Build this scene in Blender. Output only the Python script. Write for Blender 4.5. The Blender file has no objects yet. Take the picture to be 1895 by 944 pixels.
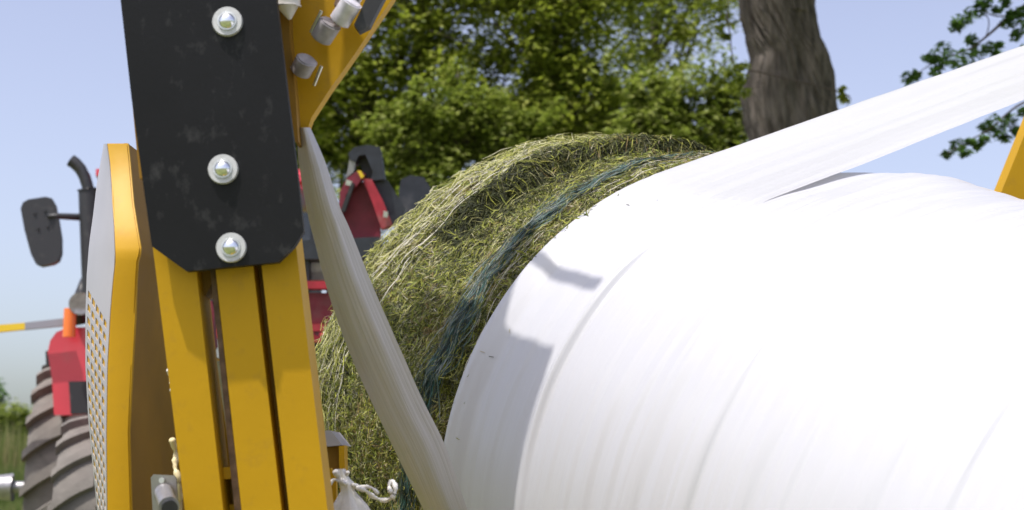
import bpy, bmesh, math, random
import numpy as np
from mathutils import Vector, noise
R_ = math.radians
rng = np.random.default_rng(7); random.seed(7)
sc = bpy.context.scene
col = sc.collection

# ------------------------------------------------------------ camera, sky, sun
F = 2632.0; W, H = 1895.0, 944.0; HZ = 870.0; CAMZ = 1.1
PITCH = math.atan((HZ - H/2)/F)
cd = bpy.data.cameras.new('camera'); cam = bpy.data.objects.new('camera', cd); col.objects.link(cam)
cam.location = (0, 0, CAMZ); cam.rotation_euler = (math.pi/2 + PITCH, 0, 0)
cd.sensor_width = 36; cd.lens = 36*F/W; cd.clip_start = .05; cd.clip_end = 3000
cd.dof.use_dof = True; cd.dof.focus_distance = 3.1; cd.dof.aperture_fstop = 5.0
sc.camera = cam
SUN = Vector((-.27, -.34, .90)).normalized()
EL = math.asin(SUN.z); AZ = math.atan2(SUN.x, SUN.y)
w = bpy.data.worlds.new('World'); sc.world = w; w.use_nodes = True
nt = w.node_tree; bg = nt.nodes['Background']
sky = nt.nodes.new('ShaderNodeTexSky'); sky.sky_type = 'NISHITA'; sky.sun_disc = False
sky.sun_elevation = EL; sky.sun_rotation = AZ
sky.air_density = 1.0; sky.dust_density = 3.4; sky.ozone_density = 3.0; sky.altitude = 100
hs = nt.nodes.new('ShaderNodeHueSaturation'); hs.inputs['Saturation'].default_value = .68; hs.inputs['Hue'].default_value = .52; hs.inputs['Value'].default_value = .92
nt.links.new(sky.outputs[0], hs.inputs['Color']); nt.links.new(hs.outputs[0], bg.inputs[0]); bg.inputs[1].default_value = .15
sd = bpy.data.lights.new('sun', 'SUN'); sun = bpy.data.objects.new('sun', sd); col.objects.link(sun)
sd.energy = 2.9; sd.angle = R_(.9); sd.color = (1, .955, .89)
sun.rotation_euler = SUN.to_track_quat('Z', 'Y').to_euler(); sun.location = (0, 0, 30)
sc.view_settings.view_transform = 'Standard'; sc.view_settings.look = 'None'
sc.view_settings.exposure = .74; sc.view_settings.gamma = 1
sc.cycles.max_bounces = 6; sc.cycles.transparent_max_bounces = 8

# ------------------------------------------------------------ helpers
cp, sp = math.cos(PITCH), math.sin(PITCH)
def U(px, py, D):
    """a point of the place seen at pixel (px,py), D metres ahead of the camera"""
    x = (px - W/2)/F*D; z = (H/2 - py)/F*D
    return Vector((x, D*cp - z*sp, CAMZ + D*sp + z*cp))
ORG = {}
def empty(name, loc, label, cat, group=None, rz=0):
    o = bpy.data.objects.new(name, None); col.objects.link(o); o.location = loc; o.rotation_euler.z = rz
    o.empty_display_size = .1
    ORG[o.name] = Vector(loc) if not rz else None
    o['label'] = label; o['category'] = cat
    if group: o['group'] = group
    return o
def tag(o, label, cat, group=None):
    o['label'] = label; o['category'] = cat
    if group: o['group'] = group
    return o
def root_off(parent):
    off = Vector((0, 0, 0)); p = parent
    while p is not None:
        off += p.location; p = p.parent
    return off
def link(name, me, parent=None, local=False, smooth=False):
    o = bpy.data.objects.new(name, me); col.objects.link(o)
    if parent is not None:
        o.parent = parent
        if not local:
            off = root_off(parent)
            me.transform(__import__('mathutils').Matrix.Translation(-off))
    if smooth:
        me.polygons.foreach_set('use_smooth', [True]*len(me.polygons))
    return o
def mesh(name, V, Fc, m, parent=None, local=False, smooth=False):
    me = bpy.data.meshes.new(name); me.from_pydata([tuple(v) for v in V], [], Fc)
    if not isinstance(m, (list, tuple)): m = [m]
    for k in m: me.materials.append(k)
    me.update()
    return link(name, me, parent, local, smooth)
def bmobj(name, bm, m, parent=None, local=False, smooth=False, bevel=0, seg=2):
    if bevel:
        es = [e for e in bm.edges if e.is_manifold and e.calc_face_angle(0) > .5]
        bmesh.ops.bevel(bm, geom=es, offset=bevel, segments=seg, affect='EDGES', clamp_overlap=True)
    bmesh.ops.recalc_face_normals(bm, faces=bm.faces)
    me = bpy.data.meshes.new(name); bm.to_mesh(me); bm.free(); me.materials.append(m)
    o = link(name, me, parent, local)
    if smooth or bevel:
        me.polygons.foreach_set('use_smooth', [True]*len(me.polygons))
        me.set_sharp_from_angle(angle=R_(35))
    return o
def prism_bm(pts, push, bm=None):
    bm = bm or bmesh.new()
    a = [bm.verts.new(p) for p in pts]; b = [bm.verts.new(Vector(p)+Vector(push)) for p in pts]
    n = len(a); bm.faces.new(a); bm.faces.new(b[::-1])
    for i in range(n): bm.faces.new((a[i], b[i], b[(i+1) % n], a[(i+1) % n]))
    return bm
def plate(name, pix, D, thick, m, parent, bevel=.003, push=None):
    """a flat piece: outline at depth D (number or one per corner), real thickness behind it"""
    Ds = D if isinstance(D, (list, tuple)) else [D]*len(pix)
    pts = [U(p[0], p[1], d) for p, d in zip(pix, Ds)]
    return bmobj(name, prism_bm(pts, push or (0, thick, 0)), m, parent, bevel=bevel)
def box_bm(c, s, bm=None, rot=None):
    bm = bm or bmesh.new()
    r = bmesh.ops.create_cube(bm, size=1)
    for v in r['verts']:
        v.co = Vector((v.co.x*s[0], v.co.y*s[1], v.co.z*s[2]))
        if rot is not None: v.co = rot @ v.co
        v.co += Vector(c)
    return bm
def cyl_bm(p, q, r1, r2=None, n=24, bm=None, caps=True):
    bm = bm or bmesh.new(); p, q = Vector(p), Vector(q)
    ret = bmesh.ops.create_cone(bm, cap_ends=caps, segments=n, radius1=r1, radius2=r1 if r2 is None else r2, depth=(q-p).length)
    rot = (q-p).to_track_quat('Z', 'Y').to_matrix()
    for v in ret['verts']: v.co = rot @ v.co + (p+q)/2
    return bm
def tube_path(pts, rad, n=10, cap=True):
    """verts, faces for a tube along pts with radius per point"""
    V = []; Fc = []; pts = [Vector(p) for p in pts]
    for i, p in enumerate(pts):
        t = (pts[min(i+1, len(pts)-1)] - pts[max(i-1, 0)]).normalized()
        a = t.cross(Vector((0, .3, 1)) if abs(t.z) < .9 else Vector((1, 0, 0))).normalized(); b = t.cross(a)
        r = rad[i] if isinstance(rad, (list, tuple)) else rad
        for k in range(n):
            th = 2*math.pi*k/n; V.append(p + a*math.cos(th)*r + b*math.sin(th)*r)
    for i in range(len(pts)-1):
        for k in range(n):
            Fc.append((i*n+k, i*n+(k+1) % n, (i+1)*n+(k+1) % n, (i+1)*n+k))
    if cap: Fc.append(tuple(range(n))[::-1]); Fc.append(tuple((len(pts)-1)*n+k for k in range(n)))
    return V, Fc

# ------------------------------------------------------------ materials
def mat(name, base, rough=.5, metal=0, spec=.5, var=0, scale=8, dirt=None, dirt_amt=.5, dirt_scale=4, bump=0, bscale=60, coat=0, stretch=None):
    m = bpy.data.materials.new(name); m.use_nodes = True; t = m.node_tree; b = t.nodes['Principled BSDF']
    b.inputs['Base Color'].default_value = (*base, 1); b.inputs['Roughness'].default_value = rough
    b.inputs['Metallic'].default_value = metal; b.inputs['Specular IOR Level'].default_value = spec
    b.inputs['Coat Weight'].default_value = coat; b.inputs['Coat Roughness'].default_value = .12
    tc = t.nodes.new('ShaderNodeTexCoord'); vec = tc.outputs['Object']
    if stretch:
        mp = t.nodes.new('ShaderNodeMapping'); mp.inputs['Scale'].default_value = stretch
        t.links.new(vec, mp.inputs[0]); vec = mp.outputs[0]
    out = None
    if var:
        n = t.nodes.new('ShaderNodeTexNoise'); n.inputs['Scale'].default_value = scale; n.inputs['Detail'].default_value = 6
        t.links.new(vec, n.inputs['Vector'])
        r = t.nodes.new('ShaderNodeMapRange'); r.inputs[1].default_value = .3; r.inputs[2].default_value = .7
        r.inputs[3].default_value = 1-var; r.inputs[4].default_value = 1+var
        t.links.new(n.outputs[0], r.inputs[0])
        mx = t.nodes.new('ShaderNodeVectorMath'); mx.operation = 'SCALE'; mx.inputs[0].default_value = base
        t.links.new(r.outputs[0], mx.inputs['Scale']); out = mx.outputs[0]
    if dirt:
        n = t.nodes.new('ShaderNodeTexNoise'); n.inputs['Scale'].default_value = dirt_scale; n.inputs['Detail'].default_value = 9
        n.inputs['Roughness'].default_value = .65; t.links.new(vec, n.inputs['Vector'])
        r = t.nodes.new('ShaderNodeMapRange'); r.inputs[1].default_value = .56; r.inputs[2].default_value = .72
        r.inputs[3].default_value = 0; r.inputs[4].default_value = dirt_amt
        t.links.new(n.outputs[0], r.inputs[0])
        mx = t.nodes.new('ShaderNodeMix'); mx.data_type = 'RGBA'
        t.links.new(r.outputs[0], mx.inputs[0])
        if out: t.links.new(out, mx.inputs[6])
        else: mx.inputs[6].default_value = (*base, 1)
        mx.inputs[7].default_value = (*dirt, 1); out = mx.outputs[2]
    if out: t.links.new(out, b.inputs['Base Color'])
    if bump:
        n = t.nodes.new('ShaderNodeTexNoise'); n.inputs['Scale'].default_value = bscale; n.inputs['Detail'].default_value = 5
        t.links.new(vec, n.inputs['Vector'])
        bp = t.nodes.new('ShaderNodeBump'); bp.inputs['Strength'].default_value = bump; bp.inputs['Distance'].default_value = .01
        t.links.new(n.outputs[0], bp.inputs['Height']); t.links.new(bp.outputs[0], b.inputs['Normal'])
    return m
def ramp_mat(name, stops, rough=.7, transl=0, spec=.3, blend_noise=None):
    """colour picked per loose piece (straw, leaf) from a ramp; optional light through the piece"""
    m = bpy.data.materials.new(name); m.use_nodes = True; t = m.node_tree; b = t.nodes['Principled BSDF']
    g = t.nodes.new('ShaderNodeNewGeometry'); r = t.nodes.new('ShaderNodeValToRGB'); r.color_ramp.interpolation = 'LINEAR'
    while len(r.color_ramp.elements) < len(stops): r.color_ramp.elements.new(.5)
    for e, (p, c) in zip(r.color_ramp.elements, stops): e.position = p; e.color = (*c, 1)
    src = g.outputs['Random Per Island']
    if blend_noise:
        tc = t.nodes.new('ShaderNodeTexCoord'); n = t.nodes.new('ShaderNodeTexNoise'); n.inputs['Scale'].default_value = blend_noise
        n.inputs['Detail'].default_value = 3; t.links.new(tc.outputs['Object'], n.inputs['Vector'])
        a = t.nodes.new('ShaderNodeMath'); a.operation = 'MULTIPLY_ADD'; a.inputs[1].default_value = 1.4; a.inputs[2].default_value = -.7
        t.links.new(n.outputs[0], a.inputs[0])
        s = t.nodes.new('ShaderNodeMath'); s.operation = 'ADD'; s.use_clamp = True
        t.links.new(src, s.inputs[0]); t.links.new(a.outputs[0], s.inputs[1]); src = s.outputs[0]
    t.links.new(src, r.inputs[0]); t.links.new(r.outputs[0], b.inputs['Base Color'])
    b.inputs['Roughness'].default_value = rough; b.inputs['Specular IOR Level'].default_value = spec
    if transl:
        tr = t.nodes.new('ShaderNodeBsdfTranslucent'); t.links.new(r.outputs[0], tr.inputs[0])
        mx = t.nodes.new('ShaderNodeMixShader'); mx.inputs[0].default_value = transl
        t.links.new(b.outputs[0], mx.inputs[1]); t.links.new(tr.outputs[0], mx.inputs[2])
        t.links.new(mx.outputs[0], t.nodes['Material Output'].inputs[0])
    return m
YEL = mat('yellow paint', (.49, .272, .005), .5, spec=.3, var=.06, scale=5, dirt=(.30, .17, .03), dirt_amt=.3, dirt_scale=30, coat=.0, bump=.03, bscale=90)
YSHADE = mat('shaded yellow paint', (.24, .125, .006), .6, var=.18, scale=6, dirt=(.18, .09, .02), dirt_amt=.6, dirt_scale=5)  # the same yellow, darkened: shade of inward faces put into the colour
BLK = mat('black plate paint', (.010, .010, .0125), .5, spec=.22, var=.12, scale=10, dirt=(.06, .058, .06), dirt_amt=.55, dirt_scale=34, bump=.03, bscale=160, stretch=(1, 1, .7))
BLK2 = mat('black plastic', (.022, .022, .026), .5, dirt=(.09, .085, .08), dirt_amt=.5, dirt_scale=14)
ZINC = mat('zinc', (.62, .63, .60), .38, metal=.9, var=.08, scale=60)
DOME = mat('polished bolt', (.80, .81, .82), .16, metal=1, var=.12, scale=70)
WASH = mat('galvanised washer', (.50, .50, .50), .6, metal=.35, var=.08, scale=120)
STEEL = mat('steel', (.33, .32, .33), .42, metal=.7, var=.2, scale=30)
GREYP = mat('light grey paint', (.37, .35, .37), .45, var=.03, scale=6, coat=.1)
RUST = mat('bare edge', (.17, .11, .075), .8, var=.4, scale=60)
RED = mat('red paint', (.60, .045, .07), .32, var=.05, scale=4, coat=.5, dirt=(.33, .12, .11), dirt_amt=.3)
DRED = mat('dusty red paint', (.17, .014, .03), .6, var=.2, scale=14, dirt=(.16, .09, .08), dirt_amt=.5)
SLATE = mat('dark slate paint', (.026, .029, .040), .5, var=.3, scale=14, dirt=(.13, .12, .12), dirt_amt=.5)
TYRE = mat('dusty rubber', (.15, .135, .122), .9, var=.2, scale=9, dirt=(.05, .045, .043), dirt_amt=.6, dirt_scale=5, bump=.3, bscale=40)
GLASS = mat('dark glass', (.02, .025, .03), .08, spec=.8)
AMB = mat('amber lens', (.75, .16, .01), .2, coat=.5)
TEAL = mat('teal net', (.022, .075, .062), .7, var=.5, scale=60)
SHRED = mat('soiled white film', (.66, .63, .60), .5, var=.1, scale=30)
BARK = mat('bark', (.105, .088, .076), .95, var=.55, scale=17, dirt=(.045, .035, .03), dirt_amt=.7, dirt_scale=6, bump=1.0, bscale=34, stretch=(1, 1, .20))
TWIG = mat('twig bark', (.085, .066, .055), .9, var=.2)

def film_mat(name, base, bumps, transl=.12, bst=.35):
    m = mat(name, base, .34, spec=.45, coat=.1)
    t = m.node_tree; b = t.nodes['Principled BSDF']
    uv = t.nodes.new('ShaderNodeUVMap'); mp = t.nodes.new('ShaderNodeMapping'); mp.inputs['Scale'].default_value = bumps
    t.links.new(uv.outputs[0], mp.inputs[0])
    n = t.nodes.new('ShaderNodeTexNoise'); n.inputs['Scale'].default_value = 1; n.inputs['Detail'].default_value = 4
    t.links.new(mp.outputs[0], n.inputs['Vector'])
    bp = t.nodes.new('ShaderNodeBump'); bp.inputs['Strength'].default_value = bst; bp.inputs['Distance'].default_value = .006
    t.links.new(n.outputs[0], bp.inputs['Height']); t.links.new(bp.outputs[0], b.inputs['Normal'])
    tr = t.nodes.new('ShaderNodeBsdfTranslucent'); tr.inputs[0].default_value = (*base, 1)
    mx = t.nodes.new('ShaderNodeMixShader'); mx.inputs[0].default_value = transl
    t.links.new(b.outputs[0], mx.inputs[1]); t.links.new(tr.outputs[0], mx.inputs[2])
    t.links.new(mx.outputs[0], t.nodes['Material Output'].inputs[0])
    return m
FILM = film_mat('white stretch film', (.485, .485, .515), (38, 2.2, 1), .06)
WEB = film_mat('taut white film web', (.585, .585, .605), (50, 1.2, 1), .30, .5)
WEB2 = film_mat('shaded film web', (.52, .50, .52), (60, .25, 1), .10, .45)  # white film greyed: the hanging strip's shade put into its base colour

# ------------------------------------------------------------ bale geometry (axis slopes down out of the machine)
C0 = Vector((.194, 4.186, .212 + CAMZ))
AX = Vector((.5406, -.7919, -.2840)).normalized()
HV = AX.cross(Vector((0, 0, 1))).normalized()
if HV.x < 0: HV = -HV
VV = HV.cross(AX).normalized()
if VV.z < 0: VV = -VV
SQ = 1.06
def axis_pt(s):
    p = C0 + AX*s
    if s > 1.9:
        k = s-1.9; e = min(k, .5)
        p.z = C0.z + AX.z*(1.9 + e - e*e)
    return p
def on_ring(s, th, r):
    return axis_pt(s) + HV*(r*SQ*math.cos(th)) + VV*(r*math.sin(th))
def sm(a, b, x):
    t = min(1, max(0, (x-a)/(b-a))); return t*t*(3-2*t)
def gau(x, c, w): return math.exp(-((x-c)/w)**2)
PI = math.pi
def hollow_s(th): return .285 - .07*sm(PI*.5, PI*.8, th) + .012*math.sin(th*9)
def hay_r(s, th):
    prof = [(-.36, .05), (-.35, .50), (-.28, .66), (-.18, .735), (-.08, .775), (0, .79), (.12, .795), (.25, .787), (.42, .778), (.52, .758), (.60, .728), (.80, .70)]
    r = prof[-1][1]
    for (a, ra), (b, rb) in zip(prof, prof[1:]):
        if s <= b:
            r = ra + (rb-ra)*max(0, (s-a)/(b-a)); break
    r -= .014*gau(th, PI*.70, .5)*sm(.56, .40, s)
    r -= (.034*sm(PI*1.03, PI*.78, th) if th > PI/2 else .034)*sm(.56, .40, s)
    # torn hollow over the top of the bale, fading out down the left side
    cs = hollow_s(th)
    k = sm(PI*.86, PI*.70, th) if th > PI/2 else 1
    r -= .048*gau(s, cs, .036)*k
    r += .020*gau(s, cs-.085, .04)*k
    r += .008*gau(s, cs+.07, .025)*k
    return r
def hay_n(s, th):
    q = Vector((s*9, math.cos(th)*4, math.sin(th)*4))
    return .012*noise.noise(q) + .009*noise.noise(q*3.1) + .005*noise.noise(q*8)

# hay bale
HAYB = ramp_mat('hay underlayer', [(0, (.05, .055, .018)), (1, (.05, .055, .018))])
t = HAYB.node_tree; b = t.nodes['Principled BSDF']; tc = t.nodes.new('ShaderNodeTexCoord')
n = t.nodes.new('ShaderNodeTexNoise'); n.inputs['Scale'].default_value = 70; n.inputs['Detail'].default_value = 6
r = t.nodes.new('ShaderNodeValToRGB')
for e, (p_, c_) in zip([r.color_ramp.elements[0], r.color_ramp.elements[1], r.color_ramp.elements.new(.5)],
                       [(.32, (.02, .022, .008)), (.7, (.17, .16, .08)), (.5, (.075, .08, .022))]):
    e.position = p_; e.color = (*c_, 1)
t.links.new(tc.outputs['Object'], n.inputs['Vector']); t.links.new(n.outputs[0], r.inputs[0]); t.links.new(r.outputs[0], b.inputs['Base Color'])
bale = empty('hay_bale', axis_pt(.1) + Vector((0, 0, -.80)),
             'round bale of greenish hay, still bare, half inside the white film wrap', 'hay bale')
ns, nth = 130, 330
V = []; Fc = []
ss = np.concatenate([[-.36], np.linspace(-.35, .80, ns-1)])
for s in ss:
    for k in range(nth):
        th = 2*PI*k/nth
        V.append(on_ring(s, th, max(.02, hay_r(s, th) + hay_n(s, th)) - .006))
for i in range(ns-1):
    for k in range(nth):
        Fc.append((i*nth+k, i*nth+(k+1) % nth, (i+1)*nth+(k+1) % nth, (i+1)*nth+k))
Fc.append(tuple(range(nth))[::-1]); Fc.append(tuple((ns-1)*nth+k for k in range(nth)))
mesh('hay_core', V, Fc, HAYB, bale, smooth=True)

def straws(name, n, srange, thrange, lens, widths, dirspread, lift, m, curl=.25, segs=2, sfun=None, coils=None):
    V = []; Fc = []
    for i in range(n):
        s = random.uniform(*srange); th = random.uniform(*thrange)
        if sfun:
            s, th = sfun()
        L = random.uniform(*lens); wd = random.uniform(*widths); a = random.gauss(0, dirspread)
        if random.random() < .5: a += PI
        lf0 = random.uniform(*lift); lf1 = random.uniform(*lift); cu = random.gauss(0, curl)
        rr = hay_r(s, th) + hay_n(s, th)
        pts = []; ds_, dth = math.sin(a), math.cos(a)
        for k in range(segs+1):
            u = k/segs - .5; bend = cu*(u*u-.25)*L
            s2 = s + ds_*u*L - dth*bend; t2 = th + (dth*u*L + ds_*bend)/rr
            # follow the surface from the start of the straw, then rise a little
            r2 = (hay_r(s2, t2) + hay_n(s2, t2)) + lf0*(1-k/segs) + lf1*k/segs + .004*random.random()
            pts.append(on_ring(s2, t2, r2))
        d = (pts[-1]-pts[0]).normalized(); out = (pts[0]-axis_pt(s)).normalized()
        side = d.cross(out).normalized(); tw = random.uniform(-1, 1)
        side = (side + out*tw).normalized()*wd/2
        b0 = len(V)
        for k, p in enumerate(pts):
            f = .35 if k in (0, segs) else 1
            V.append(p - side*f); V.append(p + side*f)
        for k in range(segs): Fc.append((b0+2*k, b0+2*k+1, b0+2*k+3, b0+2*k+2))
    return V, Fc
STRAW = ramp_mat('hay stems', [(0, (.012, .015, .008)), (.20, (.05, .055, .014)), (.40, (.14, .165, .018)), (.56, (.30, .31, .030)),
                               (.66, (.10, .09, .085)), (.82, (.36, .345, .07)), (.93, (.50, .46, .33)), (1, (.24, .16, .06))], .6, .12, blend_noise=4.5)
PALE = ramp_mat('pale hay stems', [(0, (.28, .29, .05)), (.5, (.42, .40, .14)), (1, (.52, .49, .34))], .55, .1)
GREENST = ramp_mat('green hay leaf', [(0, (.04, .055, .012)), (.5, (.17, .20, .035)), (1, (.36, .36, .06))], .6, .25)
TH = (PI*.28, PI*1.18)
V, Fc = straws('straw', 135000, (-.12, .60), TH, (.007, .028), (.0009, .0024), 1.0, (0, .007), STRAW, curl=.14)
o = mesh('hay_stems', V, Fc, STRAW, bale); o['kind'] = 'stuff'
V, Fc = straws('straw', 6000, (-.12, .60), TH, (.010, .040), (.0009, .0017), .40, (.001, .009), PALE, curl=.15, segs=3)
o = mesh('pale_hay_stems', V, Fc, PALE, bale); o['kind'] = 'stuff'
V, Fc = straws('straw', 8000, (-.15, .60), TH, (.010, .030), (.0022, .005), 1.2, (.001, .016), GREENST, curl=.5)
o = mesh('hay_leaves', V, Fc, GREENST, bale); o['kind'] = 'stuff'
# long pale lines wound round the left shoulder (net strands and stems)
def f_long(): return random.choice([random.gauss(.03, .05), random.gauss(.08, .04), random.gauss(.50, .04)]), random.uniform(PI*.45, PI*1.12)
V, Fc = straws('straw', 200, (0, 1), TH, (.12, .34), (.0011, .0021), .07, (.004, .012), PALE, curl=.04, segs=8, sfun=f_long)
o = mesh('wound_strands', V, Fc, mat('net strand', (.46, .43, .36), .5), bale); o['kind'] = 'stuff'
DARKST = ramp_mat('damp dark hay', [(0, (.010, .013, .006)), (.5, (.030, .036, .010)), (.85, (.07, .075, .016)), (1, (.20, .19, .07))], .7, .1)  # stems darker than the rest, laid along the hollow
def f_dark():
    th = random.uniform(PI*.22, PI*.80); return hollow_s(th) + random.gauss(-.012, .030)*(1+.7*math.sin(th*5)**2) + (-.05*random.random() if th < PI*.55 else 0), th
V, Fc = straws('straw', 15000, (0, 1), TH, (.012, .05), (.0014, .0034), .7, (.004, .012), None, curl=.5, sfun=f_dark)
o = mesh('dark_hay', V, Fc, DARKST, bale); o['kind'] = 'stuff'
# loose stems sticking up round the torn hollow and off the top
def f_crease(): return random.gauss(.21, .07), random.uniform(PI*.22, PI*.74)
V, Fc = straws('straw', 2200, (0, 1), TH, (.015, .06), (.0009, .0018), .9, (0, .020), STRAW, curl=.35, segs=4, sfun=f_crease)
o = mesh('loose_stems', V, Fc, STRAW, bale); o['kind'] = 'stuff'
def f_sil(): return random.uniform(-.12, .1), random.uniform(PI*.3, PI*1.1)
V, Fc = straws('straw', 1500, (0, 1), TH, (.03, .09), (.001, .002), .9, (.004, .026), STRAW, curl=.8, segs=3, sfun=f_sil)
o = mesh('edge_stems', V, Fc, PALE, bale); o['kind'] = 'stuff'

# teal net edge rolled into a rope round the bale: a thing laid over it
def net_s(th): return .468 + .012*math.sin(th*2.3+1) + .007*math.sin(th*7)
def net_w(th): return .031 + .006*math.sin(th*5+.5) + (.02 if th < PI*.42 else 0)
V = []; Fc = []; n1, n2 = 420, 9
for i in range(n1):
    th = PI*.15 + (PI*1.35)*i/(n1-1)
    for j in range(n2):
        v = j/(n2-1)*2-1; s = net_s(th) + v*net_w(th)*(1+.25*noise.noise(Vector((th*22, v, 0))))
        r = hay_r(s, th) + hay_n(s, th) + .004 + .008*(1-v*v) + .006*noise.noise(Vector((th*9, v*5, 3)))
        V.append(on_ring(s, th, r))
for i in range(n1-1):
    for j in range(n2-1): Fc.append((i*n2+j, i*n2+j+1, (i+1)*n2+j+1, (i+1)*n2+j))
net = empty('net_wrap', on_ring(.40, PI*.5, .79), 'dark teal net edge bunched in a band around the hay beside the white film', 'net wrap')
mesh('net_band', V, Fc, TEAL, net, smooth=True)
def f_net():
    th = random.uniform(PI*.17, PI*1.2); return net_s(th) + random.gauss(0, .55)*net_w(th), th
V, Fc = straws('s', 3800, (0, 1), TH, (.03, .16), (.001, .0022), .16, (.010, .018), None, curl=.25, segs=4, sfun=f_net)
NETM = ramp_mat('net thread', [(0, (.015, .022, .022)), (.35, (.028, .05, .045)), (.6, (.035, .11, .095)), (.8, (.11, .15, .135)), (1, (.20, .22, .21))], .5, blend_noise=9)
o = mesh('net_thread', V, Fc, NETM, net); o['kind'] = 'stuff'
def f_netf():
    th = random.uniform(PI*.30, PI*.44); return net_s(th) - abs(random.gauss(0, .05)), th
V, Fc = straws('s', 420, (0, 1), TH, (.03, .09), (.001, .002), 1.1, (.006, .045), None, curl=1.2, segs=4, sfun=f_netf)
o = mesh('frayed_net_thread', V, Fc, NETM, net); o['kind'] = 'stuff'
def f_hn():
    th = random.uniform(PI*.2, PI*1.2); return net_s(th) + random.gauss(0, 1)*net_w(th)*1.3, th
V, Fc = straws('s', 6500, (0, 1), TH, (.010, .035), (.001, .002), .6, (.010, .018), None, curl=.5, segs=2, sfun=f_hn)
o = mesh('stems_on_net', V, Fc, STRAW, bale); o['kind'] = 'stuff'

# ------------------------------------------------------------ white film tube
tube = empty('wrapped_bale_tube', Vector((axis_pt(1.5).x, axis_pt(1.5).y, .30)),
             'long tube of bales sealed in glossy white stretch film filling the right side', 'wrapped bales')
svals = np.concatenate([np.linspace(.572, 2.5, 380), np.linspace(2.55, 7, 60)])
nth = 260
def film_r(s, th):
    r = .752 - .020*sm(.58, .66, s)
    k = sm(PI*.655, PI*.80, th)*(1-.75*sm(PI*.88, PI*1.0, th))*sm(PI*1.6, PI*1.4, th)      # the newer layer stands off on the left side
    r += .006*sm(.80, .95, s) + (.001 + .013*k)*sm(.846, .860, s)
    r += .008*k*gau(s, .874, .010)
    r -= .006*k*gau(s, .892, .009)
    wob = .006*noise.noise(Vector((s*5, math.cos(th)*1.2, math.sin(th)*1.2)))
    rid = 0
    amp = .0030 + .0040*sm(.95, 1.4, s)
    for q, a, ph in ((.075, 1, 0), (.043, .6, 2.0), (.13, 1.2, 4.0)):
        hel = s + .035*math.sin(th+ph) + .03*noise.noise(Vector((math.cos(th)*1.1, math.sin(th)*1.1, ph+s*1.5)))
        f = (hel/q) % 1.0
        rid += a*(f if f < .8 else (1-f)*4)*amp*(.5+.8*abs(noise.noise(Vector((math.cos(th)*1.6, math.sin(th)*1.6, ph*3+math.floor(hel/q)*1.7)))))
    return r + wob + rid + .018*sm(.9, 1.25, s) + .039*sm(.66, .98, s)*sm(1.45, 1.05, s)*sm(PI*.60, PI*.48, th)
V = []; Fc = []; UVv = []
for i, s in enumerate(svals):
    for k in range(nth+1):
        th = 2*PI*k/nth
        V.append(on_ring(s, th, film_r(s, th if k < nth else 0)))
        UVv.append((s, th/(2*PI)*5))
N = nth+1
for i in range(len(svals)-1):
    for k in range(nth): Fc.append((i*N+k, i*N+k+1, (i+1)*N+k+1, (i+1)*N+k))
def add_uv(me, UVv):
    uv = me.uv_layers.new(name='UVMap'); li = np.zeros(len(me.loops), int); me.loops.foreach_get('vertex_index', li)
    uv.data.foreach_set('uv', np.array(UVv)[li].ravel())
o = mesh('film_skin', V, Fc, FILM, tube, smooth=True); add_uv(o.data, UVv)
bitV, bitF = [], []
for i in range(14):
    s = .585 + abs(random.gauss(0, .05)); th = random.uniform(PI*.42, PI*1.05); L = random.uniform(.004, .014)
    a = random.uniform(0, PI); p0 = on_ring(s, th, film_r(s, th)+.0015)
    q0 = on_ring(s+math.sin(a)*L, th+math.cos(a)*L/.75, film_r(s+math.sin(a)*L, th+math.cos(a)*L/.75)+.002)
    sd_ = (q0-p0).cross(p0-axis_pt(s)).normalized()*.0008; b0 = len(bitV)
    bitV += [p0-sd_, p0+sd_, q0+sd_, q0-sd_]; bitF.append((b0, b0+1, b0+2, b0+3))
o = mesh('hay_bits', bitV, bitF, STRAW, tube); o['kind'] = 'stuff'
# closed far end of the tube
capv = [on_ring(7, 2*PI*k/40, .74) for k in range(40)]
o = mesh('film_end', capv, [tuple(range(40))], FILM, tube)

# film web running up to the right: it leaves the tube along a tangent
TH0 = None
def pixof(p):
    d = p - cam.location; y = d.y*cp + d.z*sp; z = -d.y*sp + d.z*cp
    return Vector((W/2 + F*d.x/y, H/2 - F*z/y))
best = 9
for i in range(400):                     # angle on the ring where the tangent climbs as the web does
    th = PI*(.40 + .35*i/400); p = on_ring(.575, th, .757); tg = (on_ring(.575, th-.001, .757)-p).normalized()
    a, b2 = pixof(p), pixof(p + tg*1.2); sl = (b2.y-a.y)/(b2.x-a.x)
    if abs(sl+.352) < best: best = abs(sl+.352); TH0 = th
WEBW = .385
def web_pt(u, v):
    """u metres past the tangent point (negative: lying on the tube), v across the film"""
    s = .574 + v*(WEBW + .02*(1-sm(.1, 1.2, u)))
    rr = film_r(s, TH0)
    if u < 0: return on_ring(s, TH0 - u/rr, film_r(s, TH0 - u/rr) + .002 + .09*u)
    p = on_ring(s, TH0, rr+.002); tg = (on_ring(s, TH0-.001, rr)-on_ring(s, TH0, rr)).normalized()
    q = p + tg*u
    mid = on_ring(.574+WEBW/2, TH0, rr) + tg*u
    k = .06*sm(0, 1.8, u); q = q + (mid-q)*k
    q += VV*(.004*noise.noise(Vector((u*1.1, v*9, 2)))*sm(0, .3, u))
    q += AX*(.006*noise.noise(Vector((u*9, v*.5, 8)))*sm(0, .3, u))
    return q
V = []; Fc = []; UVv = []; us = np.concatenate([np.linspace(-.14, 0, 20), np.linspace(.03, 2.3, 90)]); nv = 40
for u in us:
    for j in range(nv+1): V.append(web_pt(u, j/nv)); UVv.append((j/nv*WEBW, u))
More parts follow.
